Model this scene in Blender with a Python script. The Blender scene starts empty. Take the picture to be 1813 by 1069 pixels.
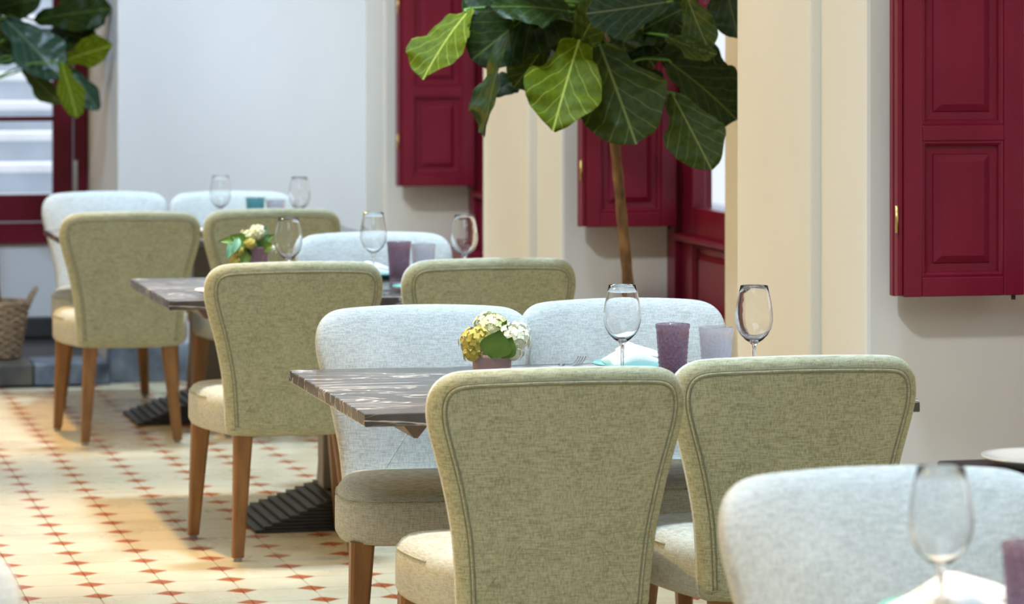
import bpy, bmesh, math, random
from mathutils import Vector, Matrix, noise
random.seed(7)
PI = math.pi
SC = bpy.context.scene
COL = SC.collection

# ------------------------------------------------------------------ camera, sky, lights, exposure
cam_d = bpy.data.cameras.new('camera')
cam = bpy.data.objects.new('camera', cam_d); COL.objects.link(cam)
cam.location = (0, 0, 1.56)
cam.rotation_euler = (PI/2, 0, -math.radians(13.34))
cam_d.sensor_width = 36.0
cam_d.lens = 6000/1813*36
cam_d.shift_y = -(534.5-60)/1813
cam_d.clip_end = 200
cam_d.dof.use_dof = True
cam_d.dof.focus_distance = 7.9
cam_d.dof.aperture_fstop = 5.6
SC.camera = cam

world = bpy.data.worlds.new('sky'); SC.world = world; world.use_nodes = True
bg = world.node_tree.nodes['Background']
bg.inputs[0].default_value = (0.86, 0.93, 1.0, 1); bg.inputs[1].default_value = 3.4

def area(name, loc, sx, sy, power, color, rot=(0, 0, 0)):
    l = bpy.data.lights.new(name, 'AREA'); l.shape = 'RECTANGLE'; l.size = sx; l.size_y = sy
    l.energy = power; l.color = color
    o = bpy.data.objects.new(name, l); COL.objects.link(o); o.location = loc; o.rotation_euler = rot
    return o
def spot(name, loc, target, power, color, angle, blend=0.5, r=0.06):
    l = bpy.data.lights.new(name, 'SPOT'); l.energy = power; l.color = color
    l.spot_size = math.radians(angle); l.spot_blend = blend; l.shadow_soft_size = r
    o = bpy.data.objects.new(name, l); COL.objects.link(o); o.location = loc
    d = Vector(target)-Vector(loc); o.rotation_euler = d.to_track_quat('-Z', 'Y').to_euler()
    return o
COOL = (0.55, 0.77, 1.0); SKY = (0.64, 0.82, 1.0); WARM = (1.0, 0.58, 0.06)
area('skylight_lamp', (0.2, 2.6, 4.02), 3.4, 5.6, 210, SKY)
area('skylight_lamp', (0.2, 10.6, 4.02), 3.4, 6.6, 140, SKY)
for y, p in ((0.9, 1500), (4.0, 1350), (7.2, 2050), (10.35, 1950), (13.45, 1800)):          # cool fill spots added over the tables, a warm downlight over the aisle
    spot('cool_fill_spot', (2.0, y, 4.0), (2.0, y+0.15, 0), p, COOL, 54, 0.75, 0.22)
    spot('aisle_downlight', (1.10, y+0.15, 4.0), (1.02, y+0.15, 0), 1550, (1.0, 0.54, 0.10), 40, 0.9, 0.08)
for y in (2.5, 5.75, 8.98, 12.2, 14.9):          # warm lamps along the left side of the room
    spot('wall_washer', (-1.9, y+1.6, 2.9), (2.9, y-0.1, 1.2), 820, WARM, 62, 0.8, 0.10)
for y in (5.12, 8.35, 11.58, 14.81):             # fill spots added to brighten the window niches, no real fixtures
    spot('niche_fill_spot', (0.6, y-3.4, 3.95), (3.1, y, 1.55), 900, (0.84, 0.92, 1.0), 31, 0.8, 0.12)
area('stair_fill_light', (0.6, 18.5, 7.0), 5, 5, 900, (0.85, 0.93, 1.0))  # area lamp added above the outdoor stairs to whiten them
spot('cool_fill_spot', (0.1, 3.3, 4.0), (0.1, 3.5, 0), 1300, COOL, 54, 0.75, 0.22)  # extra cool spot added to brighten the lower-left chair
spot('end_wall_fill_spot', (0.9, 12.2, 4.0), (1.85, 15.2, 1.5), 1500, (0.52, 0.72, 1.0), 40, 1.0, 0.2)  # cool spot added to lift the end wall, no real fixture

vs = SC.view_settings
vs.view_transform = 'Standard'; vs.look = 'None'; vs.gamma = 1.0; vs.use_curve_mapping = False
vs.exposure = -1.45

# ------------------------------------------------------------------ helpers
def link(name, me, mat=None, parent=None):
    o = bpy.data.objects.new(name, me); COL.objects.link(o)
    if mat is not None and not me.materials: me.materials.append(mat)
    if parent is not None: o.parent = parent
    return o
def tag(o, label=None, cat=None, group=None, kind=None):
    if label: o['label'] = label
    if cat: o['category'] = cat
    if group: o['group'] = group
    if kind: o['kind'] = kind
    return o
def thing(name, label, cat, loc=(0, 0, 0), rz=0.0, group=None):
    o = bpy.data.objects.new(name, None); COL.objects.link(o)
    o.empty_display_size = 0.1
    o.location = loc; o.rotation_euler = (0, 0, rz)
    return tag(o, label, cat, group)
def dup(root, loc, rz, label, group=None):
    r = root.copy(); COL.objects.link(r); r.location = loc; r.rotation_euler = (0, 0, rz); r['label'] = label
    if group: r['group'] = group
    for ch in list(root.children):
        c = ch.copy(); COL.objects.link(c); c.parent = r
        for g in list(ch.children):
            d = g.copy(); COL.objects.link(d); d.parent = c
    return r
def mesh(name, V, F, smooth=False):
    me = bpy.data.meshes.new(name); me.from_pydata([tuple(v) for v in V], [], F); me.update()
    if smooth: me.polygons.foreach_set('use_smooth', [True]*len(me.polygons))
    return me
class MB:
    """collects boxes, tubes, lathes and rings; build() links them as ONE mesh object"""
    def __init__(s): s.V = []; s.F = []
    def add(s, V, F):
        n = len(s.V); s.V += [tuple(v) for v in V]; s.F += [tuple(i+n for i in f) for f in F]; return s
    def box(s, x0, x1, y0, y1, z0, z1):
        return s.add([(x0,y0,z0),(x1,y0,z0),(x1,y1,z0),(x0,y1,z0),(x0,y0,z1),(x1,y0,z1),(x1,y1,z1),(x0,y1,z1)],
                     [(0,3,2,1),(4,5,6,7),(0,1,5,4),(1,2,6,5),(2,3,7,6),(3,0,4,7)])
    def loft(s, rings, cap0=True, cap1=True):
        n = len(rings[0]); V = [p for r in rings for p in r]; F = []
        for k in range(len(rings)-1):
            for i in range(n):
                j = (i+1) % n
                F.append((k*n+i, k*n+j, (k+1)*n+j, (k+1)*n+i))
        if cap0: F.append(tuple(reversed(range(n))))
        if cap1: F.append(tuple(range((len(rings)-1)*n, len(rings)*n)))
        return s.add(V, F)
    def lathe(s, prof, n=32, c=(0, 0, 0), cap0=True, cap1=True):
        rings = [[(c[0]+r*math.cos(2*PI*i/n), c[1]+r*math.sin(2*PI*i/n), c[2]+z) for i in range(n)] for r, z in prof]
        return s.loft(rings, cap0, cap1)
    def tube(s, pts, r, n=8, closed=False):
        pts = [Vector(p) for p in pts]; N = len(pts); rings = []
        rr = r if isinstance(r, (list, tuple)) else [r]*N
        up = None
        for i, p in enumerate(pts):
            a = pts[max(i-1, 0)]; b = pts[min(i+1, N-1)]
            t = (b-a).normalized()
            if up is None:
                up = t.orthogonal().normalized()
            up = (up - t*up.dot(t))
            up = up.normalized() if up.length > 1e-6 else t.orthogonal().normalized()
            w = t.cross(up)
            rings.append([p + (up*math.cos(2*PI*k/n) + w*math.sin(2*PI*k/n))*rr[i] for k in range(n)])
        return s.loft(rings)
    def build(s, name, mat, parent=None, smooth=False, bevel=0.0, seg=2, sub=0):
        me = mesh(name, s.V, s.F, smooth)
        o = link(name, me, mat, parent)
        finish(o, bevel, seg, sub)
        return o
def finish(o, bevel=0.0, seg=2, sub=0):
    me = o.data
    bm = bmesh.new(); bm.from_mesh(me)
    bmesh.ops.recalc_face_normals(bm, faces=bm.faces)
    if bevel:
        ed = [e for e in bm.edges if len(e.link_faces) == 2 and e.calc_face_angle(0) > 0.5]
        bmesh.ops.bevel(bm, geom=ed, offset=bevel, segments=seg, affect='EDGES', profile=0.5, clamp_overlap=True)
    bm.to_mesh(me); bm.free()
    if sub:
        m = o.modifiers.new('subdivision', 'SUBSURF'); m.levels = sub; m.render_levels = sub
def catmull(pts, k=4):
    out = []
    n = len(pts)
    for i in range(n-1):
        p0 = Vector(pts[max(i-1, 0)]); p1 = Vector(pts[i]); p2 = Vector(pts[i+1]); p3 = Vector(pts[min(i+2, n-1)])
        for j in range(k):
            t = j/k
            out.append(0.5*((2*p1)+(p2-p0)*t+(2*p0-5*p1+4*p2-p3)*t*t+(3*p1-p0-3*p2+p3)*t**3))
    out.append(Vector(pts[-1]))
    return out

# ------------------------------------------------------------------ materials
def new_mat(name):
    m = bpy.data.materials.new(name); m.use_nodes = True
    nt = m.node_tree
    return m, nt, nt.nodes['Principled BSDF']
def ramp(nt, fac, stops):
    r = nt.nodes.new('ShaderNodeValToRGB'); el = r.color_ramp.elements
    while len(el) < len(stops): el.new(0.5)
    for e, (p, c) in zip(el, stops): e.position = p; e.color = (*c, 1)
    nt.links.new(fac, r.inputs[0]); return r
def coords(nt, kind='Object', scale=(1, 1, 1)):
    t = nt.nodes.new('ShaderNodeTexCoord'); mp = nt.nodes.new('ShaderNodeMapping')
    mp.inputs['Scale'].default_value = scale
    nt.links.new(t.outputs[kind], mp.inputs[0]); return mp.outputs[0]
def noise_n(nt, vec, scale, detail=3, rough=0.5, dist=0.0):
    n = nt.nodes.new('ShaderNodeTexNoise'); n.inputs['Scale'].default_value = scale
    n.inputs['Detail'].default_value = detail; n.inputs['Roughness'].default_value = rough
    n.inputs['Distortion'].default_value = dist
    nt.links.new(vec, n.inputs['Vector']); return n
def bump(nt, b, h, strength, dist=0.01):
    n = nt.nodes.new('ShaderNodeBump'); n.inputs['Strength'].default_value = strength; n.inputs['Distance'].default_value = dist
    nt.links.new(h, n.inputs['Height']); nt.links.new(n.outputs[0], b.inputs['Normal'])
def math_n(nt, op, a, b=None):
    n = nt.nodes.new('ShaderNodeMath'); n.operation = op
    for i, v in enumerate((a, b)):
        if v is None: continue
        if isinstance(v, (int, float)): n.inputs[i].default_value = v
        else: nt.links.new(v, n.inputs[i])
    return n.outputs[0]
def mottled(name, c0, c1, rough=0.5, scale=6, stretch=(1, 1, 1), bstr=0.0, bscale=40, detail=4, spec=0.5, metal=0.0):
    m, nt, b = new_mat(name)
    v = coords(nt, 'Object', stretch)
    n = noise_n(nt, v, scale, detail)
    r = ramp(nt, n.outputs[0], [(0.3, c0), (0.7, c1)])
    nt.links.new(r.outputs[0], b.inputs['Base Color'])
    b.inputs['Roughness'].default_value = rough; b.inputs['Specular IOR Level'].default_value = spec
    b.inputs['Metallic'].default_value = metal
    if bstr:
        n2 = noise_n(nt, v, bscale, 3); bump(nt, b, n2.outputs[0], bstr, 0.004)
    return m
def fabric(name, dark, light):
    m, nt, b = new_mat(name)
    v1 = coords(nt, 'Object', (520, 520, 60)); v2 = coords(nt, 'Object', (45, 45, 560)); v3 = coords(nt, 'Object')
    a = noise_n(nt, v1, 1.0, 2); c = noise_n(nt, v2, 1.0, 2); d = noise_n(nt, v3, 7, 3)
    s = math_n(nt, 'MULTIPLY', math_n(nt, 'ADD', a.outputs[0], c.outputs[0]), 0.5)
    s2 = math_n(nt, 'ADD', s, math_n(nt, 'MULTIPLY', math_n(nt, 'SUBTRACT', d.outputs[0], 0.5), 0.12))
    r = ramp(nt, s2, [(0.36, dark), (0.60, light)])
    nt.links.new(r.outputs[0], b.inputs['Base Color'])
    b.inputs['Roughness'].default_value = 0.95; b.inputs['Specular IOR Level'].default_value = 0.15
    b.inputs['Sheen Weight'].default_value = 0.15
    bump(nt, b, s, 0.25, 0.002)
    return m
M = {}
M['fabric'] = fabric('sage_fabric_lit', (0.41, 0.43, 0.405), (0.67, 0.695, 0.665))  # chair cloth, lighter and cooler: light on the fronts put into the colour
M['fabric_shaded'] = fabric('sage_fabric_shaded', (0.235, 0.235, 0.138), (0.48, 0.48, 0.325))  # same cloth, darker: shade on the backs painted into the colour
M['fabric_half_shaded'] = fabric('sage_fabric_half_shaded', (0.31, 0.315, 0.25), (0.54, 0.55, 0.475))  # same cloth, in-between tone: part shade on the seats put into the colour
M['seam'] = mottled('seam_thread', (0.17, 0.17, 0.11), (0.24, 0.24, 0.16), 0.9, 60)
M['wood'] = mottled('oak_stain', (0.20, 0.085, 0.022), (0.30, 0.14, 0.04), 0.42, 5, (9, 9, 1), 0.08, 30)
M['darkwood'] = mottled('dark_wood', (0.10, 0.06, 0.035), (0.17, 0.11, 0.07), 0.5, 5, (1, 6, 6))
M['taupe'] = mottled('taupe_metal', (0.16, 0.13, 0.10), (0.22, 0.18, 0.14), 0.4, 8)
M['iron'] = mottled('dark_iron', (0.016, 0.016, 0.018), (0.035, 0.034, 0.036), 0.42, 20)
M['glide'] = mottled('grey_plastic', (0.25, 0.25, 0.25), (0.35, 0.35, 0.35), 0.5, 20)
M['plaster'] = mottled('white_plaster', (0.69, 0.685, 0.67), (0.765, 0.76, 0.745), 0.85, 1.3, (1, 1, 0.5), 0.06, 30)
M['cream_plaster'] = mottled('cream_plaster', (0.70, 0.67, 0.575), (0.77, 0.74, 0.65), 0.85, 1.3, (1, 1, 0.5), 0.06, 30)
M['ceiling'] = mottled('ceiling_paint', (0.72, 0.71, 0.69), (0.78, 0.77, 0.75), 0.9, 2)
M['red'] = mottled('wine_red_paint', (0.155, 0.006, 0.021), (0.19, 0.009, 0.028), 0.30, 4, (3, 3, 1), 0.03, 40, spec=0.3)
M['brass'] = mottled('brass', (0.62, 0.42, 0.14), (0.72, 0.52, 0.2), 0.3, 20, metal=1.0)
M['steel'] = mottled('steel', (0.55, 0.56, 0.58), (0.68, 0.69, 0.7), 0.22, 20, metal=1.0)
M['porcelain'] = mottled('porcelain', (0.80, 0.79, 0.76), (0.86, 0.85, 0.83), 0.2, 10)
M['linen'] = mottled('white_linen', (0.82, 0.81, 0.79), (0.89, 0.885, 0.87), 0.9, 40, bstr=0.2, bscale=300)
M['bluestone'] = mottled('blue_grey_stone', (0.045, 0.058, 0.085), (0.26, 0.30, 0.36), 0.45, 9, detail=8)
M['brownstone'] = mottled('brown_stone', (0.035, 0.045, 0.05), (0.20, 0.17, 0.13), 0.5, 5, detail=7)
M['darkstone'] = mottled('dark_stone', (0.015, 0.017, 0.022), (0.045, 0.04, 0.036), 0.5, 6)
M['whitestone'] = mottled('white_stone', (0.72, 0.74, 0.77), (0.86, 0.87, 0.9), 0.7, 3)
M['greystone'] = mottled('grey_stone', (0.42, 0.47, 0.54), (0.56, 0.61, 0.68), 0.8, 3)
M['trunk'] = mottled('fig_bark', (0.06, 0.028, 0.010), (0.30, 0.17, 0.07), 0.8, 26, (1, 1, 0.5), 0.5, 60)
M['soil'] = mottled('soil', (0.03, 0.02, 0.012), (0.06, 0.04, 0.025), 0.95, 40, bstr=0.6, bscale=90)
M['petal'] = mottled('cream_green_petal', (0.46, 0.52, 0.22), (0.80, 0.80, 0.58), 0.8, 30)
M['petal_yellow'] = mottled('yellow_green_petal', (0.38, 0.33, 0.05), (0.58, 0.52, 0.14), 0.8, 40)
M['petal_white'] = mottled('white_green_petal', (0.62, 0.70, 0.50), (0.84, 0.86, 0.74), 0.8, 40)
M['sprig'] = mottled('sprig_leaf', (0.06, 0.16, 0.02), (0.14, 0.27, 0.035), 0.5, 20)
M['sprig_blue'] = mottled('blue_green_leaf', (0.07, 0.25, 0.15), (0.16, 0.38, 0.24), 0.45, 20)
M['mauve_pot'] = mottled('mauve_ceramic', (0.30, 0.21, 0.22), (0.40, 0.30, 0.32), 0.35, 14)
def wicker():
    m, nt, b = new_mat('wicker')
    v = coords(nt, 'Object', (1, 1, 1)); n = noise_n(nt, v, 70, 4)
    r = ramp(nt, n.outputs[0], [(0.3, (0.16, 0.10, 0.055)), (0.7, (0.52, 0.38, 0.24))])
    nt.links.new(r.outputs[0], b.inputs['Base Color']); b.inputs['Roughness'].default_value = 0.85
    return m
M['wicker'] = wicker()
def marble():
    m, nt, b = new_mat('dark_marble')
    v = coords(nt, 'Object', (1, 1, 1))
    base = noise_n(nt, v, 5, 8, 0.6, 0.6)
    br = ramp(nt, base.outputs[0], [(0.3, (0.035, 0.030, 0.028)), (0.7, (0.115, 0.098, 0.090))])
    v2 = coords(nt, 'Object', (1.1, 6.0, 3.0)); v2.node.inputs['Location'].default_value = (3.7, 2.3, 0.9)
    w = noise_n(nt, v2, 0.9, 5, 0.55, 1.2)
    d = math_n(nt, 'ABSOLUTE', math_n(nt, 'SUBTRACT', w.outputs[0], 0.5))
    vr = ramp(nt, d, [(0.0, (1, 1, 1)), (0.004, (0.5, 0.5, 0.5)), (0.010, (0, 0, 0))])
    w2 = noise_n(nt, coords(nt, 'Object', (1.8, 10.0, 6.0)), 1.0, 4, 0.5, 0.8)
    d2 = math_n(nt, 'ABSOLUTE', math_n(nt, 'SUBTRACT', w2.outputs[0], 0.46))
    vr2 = ramp(nt, d2, [(0.0, (0.3, 0.3, 0.3)), (0.006, (0, 0, 0))])
    f = math_n(nt, 'MAXIMUM', vr.outputs[0], vr2.outputs[0])
    mx = nt.nodes.new('ShaderNodeMixRGB'); nt.links.new(f, mx.inputs[0]); nt.links.new(br.outputs[0], mx.inputs[1])
    mx.inputs[2].default_value = (0.70, 0.67, 0.62, 1)
    nt.links.new(mx.outputs[0], b.inputs['Base Color'])
    b.inputs['Roughness'].default_value = 0.22
    return m
M['marble'] = marble()
def tile_mat():
    m, nt, b = new_mat('cement_tile')
    uv = nt.nodes.new('ShaderNodeUVMap'); sep = nt.nodes.new('ShaderNodeSeparateXYZ'); nt.links.new(uv.outputs[0], sep.inputs[0])
    ax = math_n(nt, 'ABSOLUTE', math_n(nt, 'SUBTRACT', sep.outputs[0], 0.5)); ay = math_n(nt, 'ABSOLUTE', math_n(nt, 'SUBTRACT', sep.outputs[1], 0.5))
    s = math_n(nt, 'ADD', ax, ay)                      # 0 centre .. 1 at the corners
    f = math_n(nt, 'GREATER_THAN', s, 1-0.225)
    g = nt.nodes.new('ShaderNodeNewGeometry')
    n = noise_n(nt, g.outputs['Position'], 4, 5)
    c = ramp(nt, n.outputs[0], [(0.3, (0.66, 0.58, 0.40)), (0.7, (0.76, 0.69, 0.49))])
    r = ramp(nt, n.outputs[0], [(0.3, (0.40, 0.095, 0.028)), (0.7, (0.52, 0.15, 0.045))])
    mx = nt.nodes.new('ShaderNodeMixRGB'); nt.links.new(f, mx.inputs[0]); nt.links.new(c.outputs[0], mx.inputs[1]); nt.links.new(r.outputs[0], mx.inputs[2])
    nt.links.new(mx.outputs[0], b.inputs['Base Color'])
    rr = ramp(nt, n.outputs[0], [(0.2, (0.22, 0.22, 0.22)), (0.8, (0.36, 0.36, 0.36))]); nt.links.new(rr.outputs[0], b.inputs['Roughness'])
    return m
M['tile'] = tile_mat()
M['grout'] = mottled('grout', (0.13, 0.11, 0.09), (0.19, 0.16, 0.13), 0.9, 20)
def glass(name, color=(1, 1, 1), rough=0.0, bstr=0.0, bscale=140, ior=1.45, clear=0.0, frost=0.3, mott=None):
    """thin drinking glass: refraction and reflection, with a share of straight transmission and frost"""
    m, nt, b = new_mat(name)
    b.inputs['Base Color'].default_value = (*color, 1); b.inputs['Transmission Weight'].default_value = 1.0
    b.inputs['Roughness'].default_value = rough; b.inputs['IOR'].default_value = ior
    if bstr:
        vo = nt.nodes.new('ShaderNodeTexVoronoi'); vo.inputs['Scale'].default_value = bscale; nt.links.new(coords(nt, 'Object'), vo.inputs['Vector'])
        bump(nt, b, vo.outputs['Distance'], bstr, 0.004)
    if mott:
        vn = nt.nodes.new('ShaderNodeTexVoronoi'); vn.inputs['Scale'].default_value = bscale; nt.links.new(coords(nt, 'Object'), vn.inputs['Vector'])
        cr = ramp(nt, vn.outputs['Distance'], [(0.15, color), (0.65, mott)])
    if clear:
        tr = nt.nodes.new('ShaderNodeBsdfTransparent'); tr.inputs[0].default_value = (*color, 1)
        ts = nt.nodes.new('ShaderNodeBsdfTranslucent'); ts.inputs[0].default_value = (*color, 1)
        if mott: nt.links.new(cr.outputs[0], tr.inputs[0]); nt.links.new(cr.outputs[0], ts.inputs[0])
        m1 = nt.nodes.new('ShaderNodeMixShader'); m1.inputs[0].default_value = frost; nt.links.new(tr.outputs[0], m1.inputs[1]); nt.links.new(ts.outputs[0], m1.inputs[2])
        m2 = nt.nodes.new('ShaderNodeMixShader'); m2.inputs[0].default_value = clear; nt.links.new(b.outputs[0], m2.inputs[1]); nt.links.new(m1.outputs[0], m2.inputs[2])
        nt.links.new(m2.outputs[0], nt.nodes['Material Output'].inputs[0])
    return m
M['glass'] = glass('clear_glass', clear=0.0)
M['purple_glass'] = glass('purple_glass', (0.78, 0.69, 0.75), 0.08, 0.5, clear=0.62, mott=(0.60, 0.49, 0.58))
M['clear_tumbler'] = glass('frosted_glass', (0.93, 0.94, 0.99), 0.12, 0.4, clear=0.65)
M['teal_glass'] = glass('teal_glass', (0.50, 0.76, 0.80), 0.08, 0.5, clear=0.5)
M['teal_plate'] = mottled('teal_glass_plate', (0.16, 0.50, 0.46), (0.26, 0.62, 0.58), 0.12, 12)
def pane_mat():
    m, nt, b = new_mat('window_glass')
    tr = nt.nodes.new('ShaderNodeBsdfTransparent'); gl = nt.nodes.new('ShaderNodeBsdfGlossy'); gl.inputs['Roughness'].default_value = 0.02
    lw = nt.nodes.new('ShaderNodeLayerWeight'); fr = math_n(nt, 'MULTIPLY', math_n(nt, 'POWER', lw.outputs['Facing'], 4.0), 0.35)
    mx = nt.nodes.new('ShaderNodeMixShader'); nt.links.new(fr, mx.inputs[0]); nt.links.new(tr.outputs[0], mx.inputs[1]); nt.links.new(gl.outputs[0], mx.inputs[2])
    nt.links.new(mx.outputs[0], nt.nodes['Material Output'].inputs[0]); return m
M['pane'] = pane_mat()
def leaf_mat(name, dark, light, vein, rough=0.38, spec=0.2):
    m, nt, b = new_mat(name)
    uv = nt.nodes.new('ShaderNodeUVMap'); sep = nt.nodes.new('ShaderNodeSeparateXYZ'); nt.links.new(uv.outputs[0], sep.inputs[0])
    ax = math_n(nt, 'ABSOLUTE', math_n(nt, 'SUBTRACT', sep.outputs[0], 0.5))
    n = noise_n(nt, coords(nt, 'Object'), 16, 4)
    base = ramp(nt, n.outputs[0], [(0.3, dark), (0.7, light)])
    mid = math_n(nt, 'LESS_THAN', ax, 0.013)
    ph = math_n(nt, 'FRACT', math_n(nt, 'SUBTRACT', math_n(nt, 'MULTIPLY', sep.outputs[1], 5.5), math_n(nt, 'MULTIPLY', math_n(nt, 'POWER', ax, 0.8), 5.0)))
    side = math_n(nt, 'LESS_THAN', math_n(nt, 'ABSOLUTE', math_n(nt, 'SUBTRACT', ph, 0.5)), 0.035)
    side = math_n(nt, 'MULTIPLY', side, 0.55)
    f = math_n(nt, 'MAXIMUM', mid, side)
    mx = nt.nodes.new('ShaderNodeMixRGB'); nt.links.new(f, mx.inputs[0]); nt.links.new(base.outputs[0], mx.inputs[1]); mx.inputs[2].default_value = (*vein, 1)
    nt.links.new(mx.outputs[0], b.inputs['Base Color']); b.inputs['Roughness'].default_value = rough; b.inputs['Specular IOR Level'].default_value = spec
    trn = nt.nodes.new('ShaderNodeBsdfTranslucent'); nt.links.new(mx.outputs[0], trn.inputs[0])
    ms = nt.nodes.new('ShaderNodeMixShader'); ms.inputs[0].default_value = 0.22
    nt.links.new(b.outputs[0], ms.inputs[1]); nt.links.new(trn.outputs[0], ms.inputs[2])
    nt.links.new(ms.outputs[0], nt.nodes['Material Output'].inputs[0])
    hb = math_n(nt, 'ADD', n.outputs[0], math_n(nt, 'MULTIPLY', f, -0.6)); bump(nt, b, hb, 0.35, 0.006)
    return m
LEAF = {'d': leaf_mat('fig_leaf_dark', (0.010, 0.022, 0.003), (0.022, 0.042, 0.005), (0.08, 0.11, 0.02), 0.42),
        'o': leaf_mat('fig_leaf_olive', (0.024, 0.044, 0.004), (0.050, 0.078, 0.008), (0.19, 0.23, 0.06), 0.45),
        'b': leaf_mat('fig_leaf_young', (0.062, 0.092, 0.001), (0.110, 0.140, 0.002), (0.36, 0.39, 0.06), 0.6, 0.08),
        'g': leaf_mat('fig_leaf_glossy', (0.02, 0.05, 0.03), (0.04, 0.08, 0.045), (0.16, 0.2, 0.12), 0.24)}

# ------------------------------------------------------------------ the setting
BAY = 3.23
REV = [14.81 - BAY*k for k in range(6)]          # far reveal of each window niche, seen facing the camera
XW, XD = 2.925, 3.32                            # room face of the piers, plane of the doors
H = 4.1
fl = MB().box(-4.2, 3.9, -3.2, 16.9, -0.08, -0.0035).build('floor', M['grout']); tag(fl, kind='structure')
# tiles: 20 cm squares; X joints at .0545+.2k, Y joints at .02+.2k
def tile_mesh():
    h = 0.0993; b = 0.0012; z = 0.0; zb = -0.004
    V = [(-h,-h,zb),(h,-h,zb),(h,h,zb),(-h,h,zb),(-h+b,-h+b,z),(h-b,-h+b,z),(h-b,h-b,z),(-h+b,h-b,z)]
    F = [(4,5,6,7),(0,1,5,4),(1,2,6,5),(2,3,7,6),(3,0,4,7)]
    me = mesh('tile', V, F); uvl = me.uv_layers.new(name='UVMap')
    for l in me.loops:
        p = V[l.vertex_index]; uvl.data[l.index].uv = ((p[0]/0.2)+0.5, (p[1]/0.2)+0.5)
    me.materials.append(M['tile']); return me
TM = tile_mesh()
cells = []
for i in range(-21, 16):
    for j in range(-15, 76):
        x = 0.1545+0.2*i; y = 0.12+0.2*j
        if x < -4.05 or x > 3.35: continue
        if y > 15.0 and x < 1.75 and y > 15.02: continue
        cells.append((x, y))
def near_score(c):
    x, y = c
    if y < 8.7 or y > 15.2 or x < 0.0832*y-0.1 or x > 2.75: return 1e6
    return y
cells.sort(key=near_score)
for x, y in cells[:300]:
    t = link('tile', TM, None, fl); t.location = (x, y, 0)
h = 0.0993; b_ = 0.0012; V = []; F = []; UV = []
for x, y in cells[300:]:
    n = len(V)
    P = [(-h,-h,-.004),(h,-h,-.004),(h,h,-.004),(-h,h,-.004),(-h+b_,-h+b_,0),(h-b_,-h+b_,0),(h-b_,h-b_,0),(-h+b_,h-b_,0)]
    V += [(x+a, y+b, c) for a, b, c in P]
    for f in ((4,5,6,7),(0,1,5,4),(1,2,6,5),(2,3,7,6),(3,0,4,7)):
        F.append(tuple(n+q for q in f)); UV += [(P[q][0]/0.2+0.5, P[q][1]/0.2+0.5) for q in f]
me = mesh('tile_field', V, F); uvl = me.uv_layers.new(name='UVMap'); uvl.data.foreach_set('uv', [c for p in UV for c in p])
tf = link('tile_field', me, M['tile'], fl); tag(tf, kind='stuff')

# ceiling with two skylight openings
c = MB()
c.box(-4.2, -1.5, -3.2, 16.9, H, H+0.2); c.box(1.9, 3.9, -3.2, 16.9, H, H+0.2)
for y0, y1 in ((-3.2, -0.2), (5.4, 7.3), (13.9, 16.9)): c.box(-1.5, 1.9, y0, y1, H, H+0.2)
tag(c.build('ceiling', M['ceiling']), kind='structure')
tag(MB().box(-4.4, -4.2, -3.2, 16.9, 0, H).build('wall_left', M['plaster']), kind='structure')
tag(MB().box(-4.2, 3.9, -3.4, -3.2, 0, H).build('wall_front', M['plaster']), kind='structure')

# right wall: piers, pilasters, niche backs
w = MB()
for k, yr in enumerate(REV):
    XO = 3.47 if k < 2 else 3.75
    if k == 0: w.box(XW, XO, yr, 16.9, 0, H)
    else: w.box(XW, XO, yr, yr+(1.035 if k == 2 else 1.25), 0, H)
    y0 = yr-BAY+(1.035 if k == 1 else 1.25)
    w.box(3.27, XO, y0, yr-0.83, 0, H)              # plain back of the niche
    w.box(XD+(0.14 if k > 1 else 0), XO, yr-0.83, yr, 2.62, H)            # over the door
w.box(XW, 3.75, -3.2, REV[-1]-BAY+1.25, 0, H)
wr = w.build('wall_right', M['cream_plaster'], bevel=0.012, seg=2); tag(wr, kind='structure')
for k, yr in enumerate(REV):
    if k == 0: continue
    MB().box(XW-0.03, XW+0.01, yr+0.37, yr+1.04, 0, H).build('pilaster', M['cream_plaster'], wr, bevel=0.008)

# end wall and the deep window niche at the left
XN, YE, YB = 1.79, 15.23, 16.46
e = MB(); e.box(XN, XW+0.03, YE, YB+0.4, 0, H)
e.box(-4.2, 0.5, YB, YB+0.4, 0, H); e.box(0.5, XN, YB, YB+0.4, 0, 0.55); e.box(0.5, XN, YB, YB+0.4, 2.75, H)
tag(e.build('wall_back', M['plaster'], bevel=0.01), kind='structure')
tag(MB().box(XN-0.05, XW-0.002, YE-0.08, YE+0.002, 0, 0.165).build('baseboard_back', M['bluestone'], bevel=0.006), kind='structure')
tag(MB().box(-4.2, XN, YB-0.05, YB+0.002, 0.1, 0.195).build('baseboard_niche', M['darkstone'], bevel=0.006), kind='structure')
st = MB().box(-4.2, XN-0.05, 15.10, YB, 0, 0.092).build('trim_step', M['darkstone']); tag(st, kind='structure')
xs = [-4.2, -3.1, -2.0, -0.9, 0.05, 0.95, 1.40, XN-0.052]
for q in range(len(xs)-1):
    MB().box(xs[q]+0.003, xs[q+1]-0.003, 15.07, 15.43, 0.002, 0.1).build('stone_slab', M['brownstone'] if q != 6 else M['bluestone'], st, bevel=0.008)

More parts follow.
